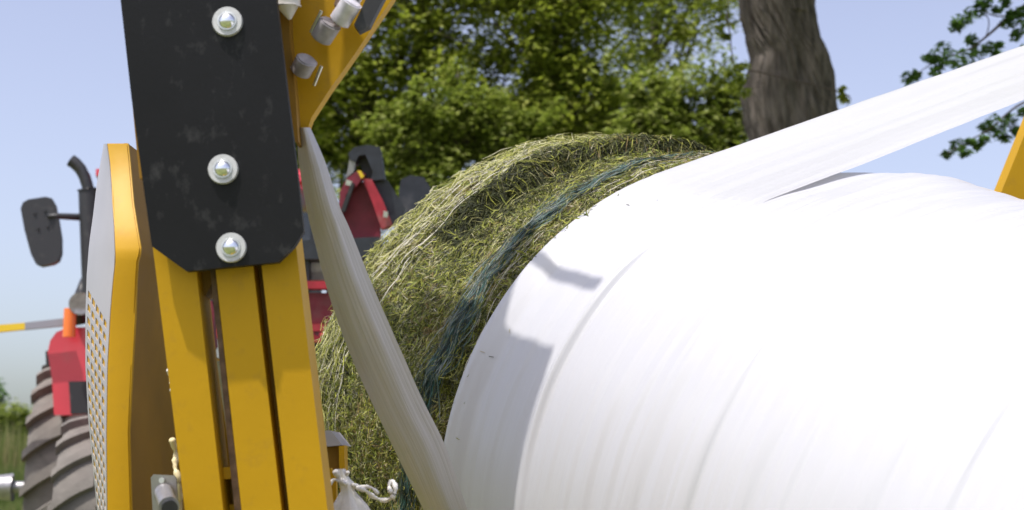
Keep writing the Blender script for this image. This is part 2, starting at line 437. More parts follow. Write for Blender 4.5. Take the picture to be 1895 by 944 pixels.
for i in range(len(us)-1):
    for j in range(nv): Fc.append((i*(nv+1)+j, i*(nv+1)+j+1, (i+1)*(nv+1)+j+1, (i+1)*(nv+1)+j))
o = mesh('film_web', V, Fc, WEB, smooth=True); add_uv(o.data, UVv)
tag(o, 'wide taut white film web running from the tube up to the right edge', 'film strip')
top_roll = web_pt(2.3, 0), web_pt(2.3, 1)
ro = empty('film_roll', (top_roll[0]+top_roll[1])/2, 'white film roll out at the upper right end of the taut web', 'film roll')
bmobj('roll_body', cyl_bm(top_roll[0]-VV*.11, top_roll[1]-VV*.11, .11, n=40), FILM, ro, smooth=True)
bmobj('roll_core', cyl_bm(top_roll[0]-VV*.11-AX*.08, top_roll[1]-VV*.11+AX*.08, .035, n=20), STEEL, ro, smooth=True)

# the other web: gathered, hanging down from the carriage in front of the hay
Lp = [(550, 236), (553, 300), (566, 380), (580, 440), (610, 550), (650, 660), (700, 770), (748, 870), (786, 950), (830, 1060)]
Rp = [(574, 236), (602, 300), (628, 380), (650, 430), (690, 530), (738, 640), (780, 735), (826, 830), (868, 950), (930, 1070)]
Dz = [2.40, 2.42, 2.45, 2.48, 2.53, 2.60, 2.68, 2.76, 2.84, 2.95]
def interp(P, t):
    t = t*(len(P)-1); i = min(int(t), len(P)-2); f = t-i
    p0 = P[max(i-1, 0)]; p1 = P[i]; p2 = P[i+1]; p3 = P[min(i+2, len(P)-1)]
    c = lambda a, b, cc, d: .5*((2*b)+(-a+cc)*f+(2*a-5*b+4*cc-d)*f*f+(-a+3*b-3*cc+d)*f**3)
    if isinstance(p1, tuple): return tuple(c(a, b, cc, d) for a, b, cc, d in zip(p0, p1, p2, p3))
    return c(p0, p1, p2, p3)
V = []; Fc = []; UVv = []; n1, nv = 120, 24
for i in range(n1):
    t_ = i/(n1-1); l = interp(Lp, t_); r_ = interp(Rp, t_); D = interp(Dz, t_)
    for j in range(nv+1):
        v = j/nv
        dd = D - .020*math.sin(v*PI) + .0008*math.sin(v*15+t_*3) * sm(0, .3, t_) + .001*noise.noise(Vector((v*6, t_*14, 1)))
        e = .4*noise.noise(Vector((t_*16, 0 if v < .5 else 5, 0)))
        V.append(U(l[0]+(r_[0]-l[0])*v + e, l[1]+(r_[1]-l[1])*v, dd)); UVv.append((v*.25, t_*2))
for i in range(n1-1):
    for j in range(nv): Fc.append((i*(nv+1)+j, i*(nv+1)+j+1, (i+1)*(nv+1)+j+1, (i+1)*(nv+1)+j))
# a second, back layer so the gathered film has body
nb = len(V); L2 = [v + Vector((0, .022*math.sin(PI*(k % (nv+1))/nv)+.002, 0)) for k, v in enumerate(V)]
V += L2; UVv += UVv; Fc += [tuple(nb+q for q in f[::-1]) for f in Fc]
o = mesh('gathered_film_strip', V, Fc, WEB2, smooth=True); add_uv(o.data, UVv)
tag(o, 'greyish gathered film strip slanting down in front of the hay from the yellow arm', 'film strip')

# ------------------------------------------------------------ bale wrapper machine
wrapper = empty('bale_wrapper', (-.45, 2.5, 0), 'yellow bale wrapping machine with black bolted plate, slotted shroud and posts', 'bale wrapper')
DP = 2.20
plt = plate('mounting_plate', [(202, -260), (494, -260), (512, 0), (534, 190), (548, 300), (562, 428), (545, 455), (515, 485), (345, 502), (281, 456), (266, 350), (243, 180), (223, 0)], DP, .016, BLK, wrapper, bevel=.0022)
for (bx, by) in ((421, 40), (413, 313), (428, 458)):
    c = U(bx, by, DP)
    bm = cyl_bm(c + Vector((0, .0005, 0)), c + Vector((0, -.0035, 0)), .0240, .0225, n=40)
    f = bmobj('washer', bm, WASH, plt, bevel=.0006)
    bm = bmesh.new(); bmesh.ops.create_uvsphere(bm, u_segments=36, v_segments=20, radius=.0132)
    for v in list(bm.verts): v.co.y *= .72; v.co += c + Vector((0, -.0030, 0))
    bmesh.ops.delete(bm, geom=[v for v in bm.verts if v.co.y > c.y], context='VERTS')
    bolt = bmobj('bolt_head', bm, DOME, plt, smooth=True)
    bmobj('flange', cyl_bm(c + Vector((0, -.003, 0)), c + Vector((0, -.0055, 0)), .0155, .0148, n=36), ZINC, bolt, bevel=.0005)
# three posts of the mast (bolted behind the plate), leaning left
for nm_, q, d0 in (('post', [(262, 300), (338, 300), (363, 500), (413, 944), (465, 1400), (393, 1400), (342, 944), (288, 500)], 2.235),
              ('post', [(372, 300), (446, 300), (469, 500), (521, 944), (575, 1400), (500, 1400), (447, 944), (399, 500)], 2.238),
              ('post', [(462, 300), (530, 300), (553, 500), (606, 944), (661, 1400), (588, 1400), (535, 944), (485, 500)], 2.236)):
    p_ = plate(nm_, q, d0, .085, YEL, wrapper, bevel=.007)
# upper part of the mast, above the plate's top edge
plate('mast_head', [(140, -900), (440, -900), (536, 330), (258, 330)], 2.237+.09, .06, YSHADE, wrapper)
# rust-coloured folded lips on the inner post edges
plate('post_lip', [(386, 470), (398, 470), (400, 520), (446, 944), (447, 1000), (440, 1000), (434, 944), (391, 520)], 2.262, .03, RUST, wrapper, bevel=.002)
plate('back_web', [(464, 470), (492, 470), (545, 944), (600, 1400), (570, 1400), (515, 944)], 2.285, .02, YSHADE, wrapper)
plate('cross_piece', [(360, 480), (392, 480), (394, 522), (380, 548), (366, 540)], 2.275, .05, YSHADE, wrapper)
plate('inner_strip', [(381, 662), (399, 662), (428, 866), (404, 866)], 2.32, .05, YEL, wrapper)
plate('inner_rod', [(401, 668), (405, 668), (434, 862), (429, 866)], 2.29, .006, ZINC, wrapper, bevel=.001)
plate('cross_piece', [(400, 866), (450, 862), (452, 884), (404, 888)], 2.27, .05, YEL, wrapper)
plate('cross_piece', [(402, 888), (452, 884), (470, 1100), (420, 1100)], 2.31, .05, YSHADE, wrapper)
plate('small_lug', [(410, 938), (436, 932), (446, 960), (414, 966)], 2.29, .01, YEL, wrapper)

# shroud: front strip (folded), inner wall coloured dark as in shade, slotted grey side
fs = [(198, 265), (237, 265), (247, 375), (261, 458), (254, 486), (249, 600), (243, 700), (239, 800), (243, 944), (247, 1300), (208, 1300), (198, 944), (197, 800), (199, 676), (204, 580), (213, 484), (210, 400), (203, 300)]
PB, PT = 2.50, 2.60
def dep(y): return PB + (.13*sm(484, 250, y) if y < 484 else -.02*sm(484, 944, y))
LS = [(265, 198, 237), (300, 203, 240.5), (340, 206, 244), (375, 208, 247), (420, 211, 254), (458, 212.5, 260.5), (470, 213, 259), (484, 213, 255), (520, 209, 252.5), (580, 204, 250), (676, 199, 244.5), (800, 197, 239), (944, 198, 243), (1300, 208, 247)]
bm = bmesh.new(); rows = []
for (y, a, b2) in LS:
    rows.append([bm.verts.new(U(a, y, dep(y))), bm.verts.new(U(a + (b2-a)*.5, y, dep(y)-.002)), bm.verts.new(U(b2, y, dep(y)))])
for A, B in zip(rows, rows[1:]):
    for j in range(2): bm.faces.new((A[j], A[j+1], B[j+1], B[j]))
ret = bmesh.ops.extrude_face_region(bm, geom=list(bm.faces))
for v in [g for g in ret['geom'] if isinstance(g, bmesh.types.BMVert)]: v.co.y += .012
shroud = bmobj('front_flange', bm, YEL, wrapper, bevel=.0025)
# inner wall runs back from the strip's right edge
bm = bmesh.new(); rr_ = []
for (y, a, b2) in LS:
    p = U(b2, y, dep(y)+.006); q = Vector((p.x + .015, p.y + .52, p.z))
    if y < 300: q.z -= .0
    rr_.append((bm.verts.new(p), bm.verts.new((p*2+q)/3), bm.verts.new(q)))
for A, B in zip(rr_, rr_[1:]):
    for j in range(2): bm.faces.new((A[j], A[j+1], B[j+1], B[j]))
ret = bmesh.ops.extrude_face_region(bm, geom=list(bm.faces))
for v in [g for g in ret['geom'] if isinstance(g, bmesh.types.BMVert)]: v.co.x -= .008
bmobj('inner_wall', bm, YSHADE, wrapper, bevel=.001)
# grey slotted side sheet; its far contour swells outwards
LO = [(268, 192), (300, 186), (340, 179), (400, 172), (450, 165), (507, 160.5), (583, 158), (676, 158), (773, 163), (888, 174), (944, 180), (1300, 215)]
def lin(T, y):
    for (a, va), (b2, vb) in zip(T, T[1:]):
        if y <= b2: return va + (vb-va)*max(0, (y-a)/(b2-a))
    return T[-1][1]
LI = [(y, a) for y, a, _ in LS]
def side_pt(u, y, off=0):
    y = max(y, 266)
    xl, xr = lin(LO, y), lin(LI, y)-.5
    k = (1-u)
    p = U(xr + (xl-xr)*k, y, dep(y) + .004 + .30*k - .05*math.sin(PI*k) + off)
    return p
bm = bmesh.new(); cache = {}
def vt(u, y):
    k = (round(u, 4), round(y, 2))
    if k not in cache: cache[k] = bm.verts.new(side_pt(*k))
    return cache[k]
ncol = 3; ug = [0, .10, .40, .70, .97, 1.0] if False else None
cells_u = [(.06, .30), (.32, .56), (.58, .82)]
ROW = 24.0; y0 = 520.0
def shear(u): return (u)*75            # slots slope down to the right
ulist = [0, .08, .20, .25, .37, .42, .54, .59, .71, .76, .88, 1.0]
holes = {(2, 3), (5, 6), (8, 9)}
nr = 19
vl = [(0, 'gap'), (.34, 'slot'), (1.0, '')]
for r in range(-1, nr):
    for (f0, f1, isslot) in ((0, .46, False), (.46, 1.0, True)):
        for i in range(len(ulist)-1):
            if isslot and i in (1, 3, 5, 7, 9) and r >= 0: continue
            ya = y0 + (r+f0)*ROW; yb = y0 + (r+f1)*ROW
            a, b2 = ulist[i], ulist[i+1]
            bm.faces.new((vt(a, ya+shear(a)), vt(b2, ya+shear(b2)), vt(b2, yb+shear(b2)), vt(a, yb+shear(a))))
yt = y0 - ROW; yb_ = y0 + nr*ROW
for i in range(len(ulist)-1):
    a, b2 = ulist[i], ulist[i+1]
    ys = [266 + (yt-266)*k/12 for k in range(13)]
    for k in range(12):
        sh = lambda u, q: shear(u)*(q/12.0)
        bm.faces.new((vt(a, ys[k]+sh(a, k)), vt(b2, ys[k]+sh(b2, k)), vt(b2, ys[k+1]+sh(b2, k+1)), vt(a, ys[k+1]+sh(a, k+1))))
    for k in range(8):
        q0 = yb_ + (1260-yb_)*k/8; q1 = yb_ + (1260-yb_)*(k+1)/8
        bm.faces.new((vt(a, q0+shear(a)), vt(b2, q0+shear(b2)), vt(b2, q1+shear(b2)), vt(a, q1+shear(a))))
ret = bmesh.ops.extrude_face_region(bm, geom=list(bm.faces))
for v in [g for g in ret['geom'] if isinstance(g, bmesh.types.BMVert)]: v.co += Vector((.001, .002, 0))
bmobj('slotted_side', bm, GREYP, wrapper, smooth=True)
V = []; Fc = []
for i in range(60):
    y = 500 + i*13.0
    for j in range(7): V.append(side_pt(.02 + .9*j/6, y, .0032) + Vector((.0014, 0, 0)))
for i in range(59):
    for j in range(6): Fc.append((i*7+j, i*7+j+1, (i+1)*7+j+1, (i+1)*7+j))
mesh('slot_backing', V, Fc, YEL, wrapper, smooth=True)
# bracket plate with pipe fitting low on the inner wall
br = plate('bracket', [(279, 884), (284, 878), (322, 880), (326, 886), (334, 1010), (286, 1010)], 2.30, .006, STEEL, wrapper, bevel=.0015)
c = U(300, 889, 2.298); bmobj('bolt_head', cyl_bm(c, c+Vector((0, -.004, 0)), .0052, n=6), ZINC, br, bevel=.0006)
a = U(303, 912, 2.295); b2 = U(313, 938, 2.20)
bmobj('pipe_fitting', cyl_bm(a, b2, .0145, n=28, caps=True), STEEL, br, bevel=.0015)
bmobj('pipe_mouth', cyl_bm(a*.35+b2*.65, b2+(b2-a)*.12, .0115, n=28, caps=True), BLK2, br, bevel=.001)
# box rail behind the post foot
bx = plate('box_rail', [(585, 797), (612, 797), (634, 824), (585, 828)], 2.55, .14, GREYP, wrapper, bevel=.004)
plate('box_side', [(585, 829), (634, 825), (637, 868), (585, 872)], 2.57, .02, YSHADE, wrapper, bevel=.002)
plate('box_edge', [(627, 826), (637, 824), (642, 1010), (631, 1010)], 2.548, .05, YEL, wrapper, bevel=.002)
plate('gusset', [(585, 872), (612, 866), (622, 890), (624, 1010), (585, 1010)], 2.47, .02, YEL, wrapper, bevel=.003)

# rotating arm with the film stretcher, upper left of the bale
arm = empty('film_carriage', U(620, 120, 2.4), 'yellow carriage arm with grey stretching rollers behind the black plate', 'film carriage')
plate('arm_plate', [(530, -150), (818, -150), (724, 0), (690, 50), (655, 102), (607, 170), (576, 218), (566, 250), (552, 255), (546, 180), (536, 60)], 2.40, .03, YEL, arm, bevel=.004)
plate('arm_flange', [(510, -150), (530, -150), (536, 60), (547, 180), (552, 262), (546, 262), (525, 120), (500, -100)], 2.36, .05, YSHADE, arm, bevel=.004)
def roller(px, py, rp, dx, dy, m, D=2.36, nm='roller'):
    a = U(px-dx, py-dy, D); b2 = U(px+dx, py+dy, D-.015); rad = rp/F*D
    bmobj(nm, cyl_bm(a, b2, rad, n=28), m, arm, bevel=rad*.14)
ROLL = mat('rubber roller', (.30, .28, .30), .5, var=.25, scale=60)
ALU = mat('worn aluminium roller', (.60, .58, .64), .45, metal=.3, var=.3, scale=50)
roller(603, 57, 21, 9, -16, ROLL); roller(562, 122, 20, 6, -13, ROLL)
roller(640, 22, 20, 12, -20, ALU, 2.34); roller(655, -6, 16, 12, -24, ALU, 2.36)
roller(585, 40, 3, 10, -20, ZINC, 2.35, 'rod'); roller(588, 140, 3, 7, -18, ZINC, 2.37, 'rod')
plate('roller_bracket', [(664, 58), (655, 46), (690, -30), (722, -60), (730, -40), (697, 22), (684, 48)], 2.33, .02, BLK2, arm, bevel=.003)
plate('roller_bracket', [(618, 8), (640, -60), (652, -60), (628, 14)], 2.34, .02, RUST, arm, bevel=.003)
ro = empty('film_roll', U(535, -120, 2.33), 'white film roll tip showing beside the top right of the black plate', 'film roll')
bm = cyl_bm(U(530, -330, 2.31), U(533, 10, 2.33), .022, .020, n=32)
bmobj('roll_body', bm, SHRED, ro, bevel=.002)
bmobj('roll_tip', cyl_bm(U(533, 10, 2.33), U(536, 36, 2.332), .019, .003, n=32), SHRED, ro, smooth=True)

# boom, bar and roll added unseen above the bale to cast shade on the film
def tube_hit(px, py):
    for k in range(900):
        D = 2.2 + k*.003; p = U(px, py, D); s = (p-C0).dot(AX); q = p - (C0 + AX*s)
        if math.hypot(q.dot(HV)/SQ, q.dot(VV)) < .752: return p
    raise ValueError
def above(px, py, t): return tube_hit(px, py) + SUN*t
P1 = above(1066, 500, 1.1); P2 = above(940, 745, 1.15)
boom = empty('shadow_carriage', P2, 'unseen yellow carriage added above the bale to cast shade on it', 'film carriage')
bmobj('shadow_bar', cyl_bm(P1-AX*.20, P1+AX*.075, .017, n=20), STEEL, boom, smooth=True)
bmobj('spindle', cyl_bm(P2-AX*.55, P2+AX*.065, .02, n=20), STEEL, boom, smooth=True)
bmobj('boom_arm', box_bm((P1+P2)/2-AX*.18+Vector((0, 0, .18)), (.06, .06, .5)), YEL, boom, bevel=.006)
bmobj('boom_arm', cyl_bm(P2-AX*.50, P2-AX*.50+Vector((-.35, -.1, .9)), .04, n=4), YEL, boom, bevel=.004)
r2 = empty('film_roll', P2, 'unseen white film roll added above the bale to cast shade on the film', 'film roll')
bmobj('roll_body', cyl_bm(P2-AX*.48, P2+AX*.05, .115, n=44), FILM, r2, bevel=.004)
# right-hand post of the machine seen beyond the tube
plate('rear_post', [(1818, 420), (1958, 420), (2080, 150), (2200, -120), (2000, -120), (1895, 262), (1850, 365)][0:0] or
      [(1815, 450), (1975, 450), (2200, -120), (2045, -120)], 4.6, .10, YEL, wrapper, bevel=.006)
# chassis, deck and feet under the machine (out of the picture)
bmobj('chassis_rail', box_bm((-.30, 3.4, .42), (.12, 3.0, .16)), YEL, wrapper, bevel=.01)
bmobj('chassis_rail', box_bm((1.15, 3.9, .30), (.12, 3.4, .14)), YEL, wrapper, bevel=.01)
bmobj('cross_member', box_bm((.0, 2.28, .5), (1.1, .12, .12)), YEL, wrapper, bevel=.01)
bmobj('cross_member', box_bm((.4, 4.9, .30), (1.6, .12, .12)), YEL, wrapper, bevel=.01)
bmobj('jack_foot', cyl_bm((-.30, 2.1, 0), (-.30, 2.1, .5), .05, n=20), STEEL, wrapper, smooth=True)
bmobj('jack_foot', cyl_bm((-.30, 4.7, 0), (-.30, 4.7, .5), .05, n=20), STEEL, wrapper, smooth=True)
bmobj('jack_foot', cyl_bm((1.15, 5.3, 0), (1.15, 5.3, .35), .05, n=20), STEEL, wrapper, smooth=True)
for s in (-.2, .05, .30, .55):
    p = axis_pt(s) - VV*.86
    bmobj('deck_roller', cyl_bm(p-HV*.55, p+HV*.5, .045, n=20), STEEL, wrapper, smooth=True)

# torn film knotted on the gusset
knot = empty('film_scrap', U(640, 900, 2.44), 'torn white film tied in a knot low beside the yellow post', 'film scrap')
def cloth_cone(rows_, D, name):
    V = []; Fc = []; nn = 28
    for i, (xa, xb, y) in enumerate(rows_):
        for k in range(nn):
            a = 2*PI*k/nn; cx = (xa+xb)/2; hw = (xb-xa)/2
            f = 1 + .16*math.sin(a*5+i*.5) + .08*math.sin(a*9+1)
            p = U(cx + hw*math.cos(a)*f, y, D); p.y += hw/F*D*.6*math.sin(a)*f; V.append(p)
    for i in range(len(rows_)-1):
        for k in range(nn): Fc.append((i*nn+k, i*nn+(k+1) % nn, (i+1)*nn+(k+1) % nn, (i+1)*nn+k))
    return mesh(name, V, Fc, SHRED, knot, smooth=True)
cloth_cone([(624, 636, 868), (622, 642, 880), (626, 650, 892), (630, 654, 902), (632, 654, 908), (627, 664, 920), (619, 678, 935), (612, 692, 955), (600, 712, 1000)], 2.44, 'gathered_tail')
def strip(pix, D, wpx, name, parent, m=SHRED, flat=.35):
    pts = [U(x, y, D + .01*math.sin(i*1.7)) for i, (x, y) in enumerate(pix)]
    sub = []
    for i in range((len(pts)-1)*6+1):
        t_ = i/((len(pts)-1)*6); q = interp([tuple(p) for p in pts], t_); sub.append(Vector(q))
    rad = [wpx/2/F*D*(1+.3*math.sin(i*.9)+.15*math.sin(i*2.3)) for i in range(len(sub))]
    V, Fc = tube_path(sub, rad, 8)
    return mesh(name, V, Fc, m, parent, smooth=True)
strip([(640, 895), (618, 888), (606, 902), (600, 908)], 2.43, 7, 'knot_end', knot)
strip([(634, 870), (645, 888), (655, 900), (676, 908), (692, 920), (712, 926), (726, 920), (732, 905), (727, 890), (720, 900), (724, 912)], 2.44, 8, 'streamer', knot)
strip([(652, 897), (668, 900), (688, 903), (700, 914)], 2.43, 6, 'streamer', knot)
strip([(620, 872), (628, 884), (640, 896)], 2.43, 9, 'knot_end', knot)
strip([(644, 873), (641, 884), (640, 896)], 2.432, 6, 'knot_end', knot)
scr = empty('film_scrap', U(322, 800, 2.42), 'narrow pale film scrap caught between the shroud wall and left post', 'film scrap')
strip([(311, 684), (315, 700), (318, 716), (317, 724)], 2.42, 6, 'film_shred', scr)
strip([(318, 812), (325, 840), (324, 865), (331, 890), (332, 930), (336, 980)], 2.42, 10, 'film_shred', scr, mat('pale yellowed film', (.62, .52, .30), .5))

# ------------------------------------------------------------ tractor
TO = Vector((-2.39, 11.3, 0)); TR = .171
tractor = empty('tractor', TO, 'red farm tractor with dusty tyres and black exhaust behind the yellow machine', 'tractor', rz=TR)
cT, sT = math.cos(TR), math.sin(TR)
def TL(px, py, ly):
    d = U(px, py, 1.0) - Vector((0, 0, CAMZ)); o_ = Vector((0, 0, CAMZ)) - TO
    # world -> local: x' = c x + s y ; y' = -s x + c y
    oy = -sT*o_.x + cT*o_.y; dy = -sT*d.x + cT*d.y; k = (ly-oy)/dy
    p = o_ + d*k; return Vector((cT*p.x + sT*p.y, ly, p.z))
def tplate(name, pix, ly, thick, m, parent=tractor, bevel=.015):
    return bmobj(name, prism_bm([TL(x, y, ly) for x, y in pix], (0, thick, 0)), m, parent, local=True, bevel=bevel)
def tyre_mesh(R, wd, rim, nl, lug):
    bm = bmesh.new(); prof = [(-wd*.42, rim), (-wd*.50, (R+rim)/2), (-wd*.49, R*.90), (-wd*.42, R*.925), (-wd*.2, R*.94), (0, R*.945), (wd*.2, R*.94), (wd*.42, R*.925), (wd*.49, R*.90), (wd*.50, (R+rim)/2), (wd*.42, rim)]
    n = 72; rows = []
    for k in range(n):
        a = 2*PI*k/n; rows.append([bm.verts.new((x, math.cos(a)*r, math.sin(a)*r)) for x, r in prof])
    for k in range(n):
        A, B = rows[k], rows[(k+1) % n]
        for j in range(len(prof)-1): bm.faces.new((A[j], A[j+1], B[j+1], B[j]))
    for k in range(nl):
        for side in (-1, 1):
            a0 = 2*PI*(k + (.5 if side > 0 else 0))/nl; seg = 6; st = []
            for i in range(seg+1):
                u = i/seg; x = side*wd*(.02 + .50*u)
                a = a0 + (u*.5 + .3*u*u)*(2*PI/nl)*.95*(1)
                rt = R*(1.0 - .018*u*u) if u < .85 else R*.965; rb = R*.92 if u < .85 else R*.88
                half = lug*(.55+.3*(1-u))/R/2 * 2
                st.append([bm.verts.new((x, math.cos(a-h)*r, math.sin(a-h)*r)) for h, r in ((-half, rb), (-half*.75, rt), (half*.75, rt), (half, rb))])
            for A, B in zip(st, st[1:]):
                for j in range(3): bm.faces.new((A[j], A[j+1], B[j+1], B[j]))
            for A in (st[0], st[-1]): bm.faces.new(A)
    bmesh.ops.recalc_face_normals(bm, faces=bm.faces)
    me = bpy.data.meshes.new('tyre'); bm.to_mesh(me); bm.free(); me.materials.append(TYRE)
    me.polygons.foreach_set('use_smooth', [True]*len(me.polygons)); me.set_sharp_from_angle(angle=R_(38)); return me
def rim_mesh(R, wd):
    bm = cyl_bm((-wd*.3, 0, 0), (wd*.3, 0, 0), R*1.02, n=40); cyl_bm((-wd*.45, 0, 0), (wd*.45, 0, 0), R*.35, n=24, bm=bm)
    me = bpy.data.meshes.new('rim'); bm.to_mesh(me); bm.free(); me.materials.append(SLATE); return me
for (R, wd, rim, nl, lug, xs, y) in ((.97, .60, .52, 22, .075, .95, 0), (.72, .48, .38, 20, .06, .50, -2.5)):
    tm = tyre_mesh(R, wd, rim, nl, lug); rm = rim_mesh(rim, wd)
    for s in (-1, 1):
        e = bpy.data.objects.new('wheel', rm); col.objects.link(e); e.parent = tractor; e.location = (s*xs, y, R)
        e.rotation_euler.x = .10 if R > .8 else .16
        o = bpy.data.objects.new('tyre', tm); col.objects.link(o); o.parent = e
bmobj('axle', cyl_bm((-1.75, 0, .97), (1.75, 0, .97), .045, n=20), STEEL, tractor, local=True, smooth=True)
for s in (-1, 1):
    h = bmobj('hub', cyl_bm((s*1.46, 0, .97), (s*1.62, 0, .97), .105, .085, n=16), STEEL, tractor, local=True, bevel=.01)
    bmobj('hub_flange', cyl_bm((s*1.60, 0, .97), (s*1.64, 0, .97), .12, n=16), ZINC, tractor, local=True, bevel=.008)
    bmobj('hub_cap', cyl_bm((s*1.64, 0, .97), (s*1.78, 0, .97), .06, .045, n=16), mat('yellow cap', (.7, .5, .1), .5), tractor, local=True, bevel=.01)
bmobj('axle', box_bm((0, -2.5, .72), (1.1, .2, .22)), SLATE, tractor, local=True, bevel=.02)
bmobj('hood', box_bm((0, -2.1, 1.55), (.80, 2.2, .85)), RED, tractor, local=True, bevel=.12, seg=4)
bmobj('grille', box_bm((0, -3.22, 1.5), (.62, .05, .7)), BLK2, tractor, local=True, bevel=.02)
for s in (-.24, .24): bmobj('headlight', box_bm((s, -3.26, 1.78), (.2, .03, .12)), ZINC, tractor, local=True, bevel=.02)
cab = bmobj('cab', box_bm((0, -.3, 2.2), (1.55, 1.5, 1.6)), GLASS, tractor, local=True, bevel=.05)
for s in (-1, 1): bmobj('pillar', box_bm((s*.78, -1.04, 2.2), (.08, .08, 1.6)), BLK2, cab, local=True, bevel=.01)
zr = TL(180, 330, -.9).z
bmobj('roof', box_bm((0, -.3, zr), (1.63, 1.75, .15)), RED, tractor, local=True, bevel=.05, seg=3)
# rear mudguard beside the left tyre, with a black panel standing in for its dark opening
fen = bmobj('mudguard', prism_bm([TL(x, y, -1.08) for x, y in [(88, 652), (93, 630), (104, 615), (125, 606), (260, 603), (330, 640), (330, 770), (100, 768), (96, 700)]], (0, 1.5, 0)), RED, tractor, local=True, bevel=.11, seg=6)
bmobj('mudguard', prism_bm([Vector((-p.x, p.y, p.z)) for p in [TL(x, y, -1.08) for x, y in [(88, 652), (93, 630), (104, 615), (125, 606), (260, 603), (330, 640), (330, 770), (100, 768), (96, 700)]]], (0, 1.5, 0)), RED, tractor, local=True, bevel=.11, seg=6)
tplate('opening_panel', [(127, 706), (330, 700), (330, 762), (131, 766)], -1.12, .04, BLK2, bevel=.01)
tplate('mudguard_edge', [(84, 650), (94, 648), (95, 676), (85, 674)], -.3, .5, BLK2)
# exhaust with curved tip
ly = -1.15
a = TL(163, 352, ly); b2 = TL(170, 560, ly)
bmobj('exhaust_guard', cyl_bm(a, b2, .068, .064, n=28), BLK2, tractor, local=True, bevel=.008)
pts = [TL(x, y, ly) for x, y in [(165, 362), (162, 345), (157, 328), (149, 313), (140, 303), (131, 297)]]
V, Fc = tube_path(pts, [.040, .041, .042, .043, .045, .046], 20, cap=False)
V2, F2 = tube_path(pts, [.034]*6, 20, cap=False)
Fc += [tuple(len(V)+q for q in f[::-1]) for f in F2]
mesh('exhaust_pipe', V+V2, Fc, BLK2, tractor, local=True, smooth=True)
# mirror on its arm
mir = [(38, 386), (42, 375), (52, 369), (84, 364), (96, 367), (102, 378), (108, 408), (113, 440), (113, 468), (108, 482), (98, 488), (76, 492), (66, 488), (57, 470), (45, 425)]
m_ = bmobj('mirror', prism_bm([TL(x, y, -1.2) for x, y in mir], (0, .09, 0)), BLK2, tractor, local=True, bevel=.022, seg=4)
for (x, y) in ((64, 394), (83, 390), (70, 422), (88, 418)):
    c = TL(x, y, -1.205); bmobj('screw_boss', cyl_bm(c+Vector((0, .01, 0)), c-Vector((0, .006, 0)), .010, n=12), BLK2, m_, local=True)
V, Fc = tube_path([TL(88, 400, -1.22), TL(108, 400, -1.18), TL(150, 402, -1.13), TL(175, 402, -1.05)], [.012, .022, .026, .026], 12)
mesh('mirror_arm', V, Fc, BLK2, tractor, local=True, smooth=True)
# dark lamp and hose cluster with amber lamp, and the striped arm reaching out to the left
V, Fc = tube_path([TL(160, 520, -1.1), TL(150, 545, -1.12), TL(146, 570, -1.12), TL(152, 600, -1.1)], .045, 12); mesh('hose', V, Fc, BLK2, tractor, local=True, smooth=True)
bmobj('work_lamp', cyl_bm(TL(152, 560, -1.15), TL(149, 562, -1.3), .06, .07, n=20), STEEL, tractor, local=True, bevel=.01)
c = TL(129, 595, -1.25)
bm = cyl_bm(c-Vector((0, 0, .075)), c+Vector((0, 0, .055)), .044, .043, n=24)
bmobj('turn_signal', bm, AMB, tractor, local=True, bevel=.035, seg=4)
YST = mat('yellow stripe', (.70, .48, .02), .5); GST = mat('grey stripe', (.26, .26, .30), .5)
tplate('marker_arm', [(46, 597), (118, 589), (118, 603), (46, 610)], -1.2, .05, GST, bevel=.006)
tplate('marker_arm_tip', [(-260, 622), (46, 597.3), (46, 609.7), (-260, 640)], -1.2, .048, YST, bevel=.006)

# ------------------------------------------------------------ red frame with peaked mast right of the tractor
DL = 7.6
MRED = mat('worn red paint', (.36, .022, .04), .45, var=.25, scale=12, dirt=(.30, .16, .15), dirt_amt=.5, dirt_scale=9)
ld = empty('loader_frame', U(640, 700, DL) * 1.0, 'red and dark grey implement frame with a peaked mast, between post and hay', 'farm implement')
ld.location.z = 0
lp = lambda nm_, pix, d0, m, th=.06, bv=.008: plate(nm_, pix, d0, th, m, ld, bevel=bv)
lp('mast_cap', [(644, 284), (656, 272), (680, 268), (703, 272), (706, 290), (712, 332), (686, 334), (690, 318), (676, 286), (664, 288), (658, 300), (648, 296)], DL, SLATE, .12)
lp('mast_recess', [(660, 288), (680, 284), (692, 328), (676, 330)], DL+.08, BLK2, .04)
lp('mast_side', [(648, 290), (660, 290), (654, 318), (640, 330)], DL+.01, STEEL, .05)
lp('mast_leg', [(664, 314), (676, 322), (660, 344), (640, 360), (632, 400), (624, 404), (630, 352), (642, 330)], DL, DRED)
lp('mast_leg', [(670, 330), (688, 332), (708, 370), (726, 416), (706, 424), (688, 372)], DL-.02, MRED)
lp('mast_panel', [(652, 340), (676, 336), (704, 400), (704, 442), (640, 442), (634, 400)], DL+.06, DRED, .03)
lp('mast_brace', [(650, 338), (656, 340), (638, 392), (630, 390)], DL-.03, BLK2, .03)
lp('side_panel', [(684, 328), (718, 334), (750, 386), (742, 412), (724, 418), (704, 372)], DL+.04, SLATE, .04)
lp('lamp', [(641, 332), (652, 336), (650, 344), (639, 342)], DL-.03, ZINC, .02, .003)
lp('clip', [(661, 316), (668, 316), (674, 326), (668, 330)], DL-.04, YST, .02, .002)
lp('clip', [(710, 390), (718, 392), (717, 403), (709, 401)], DL-.05, ZINC, .02, .002)
lp('cross_beam', [(520, 447), (702, 438), (706, 456), (690, 478), (520, 480)], DL-.02, SLATE, .14)
lp('cross_beam', [(520, 486), (700, 486), (700, 518), (520, 518)], DL+.15, STEEL, .10)
lp('upright', [(560, 480), (572, 480), (572, 700), (560, 700)], DL+.02, SLATE, .08)
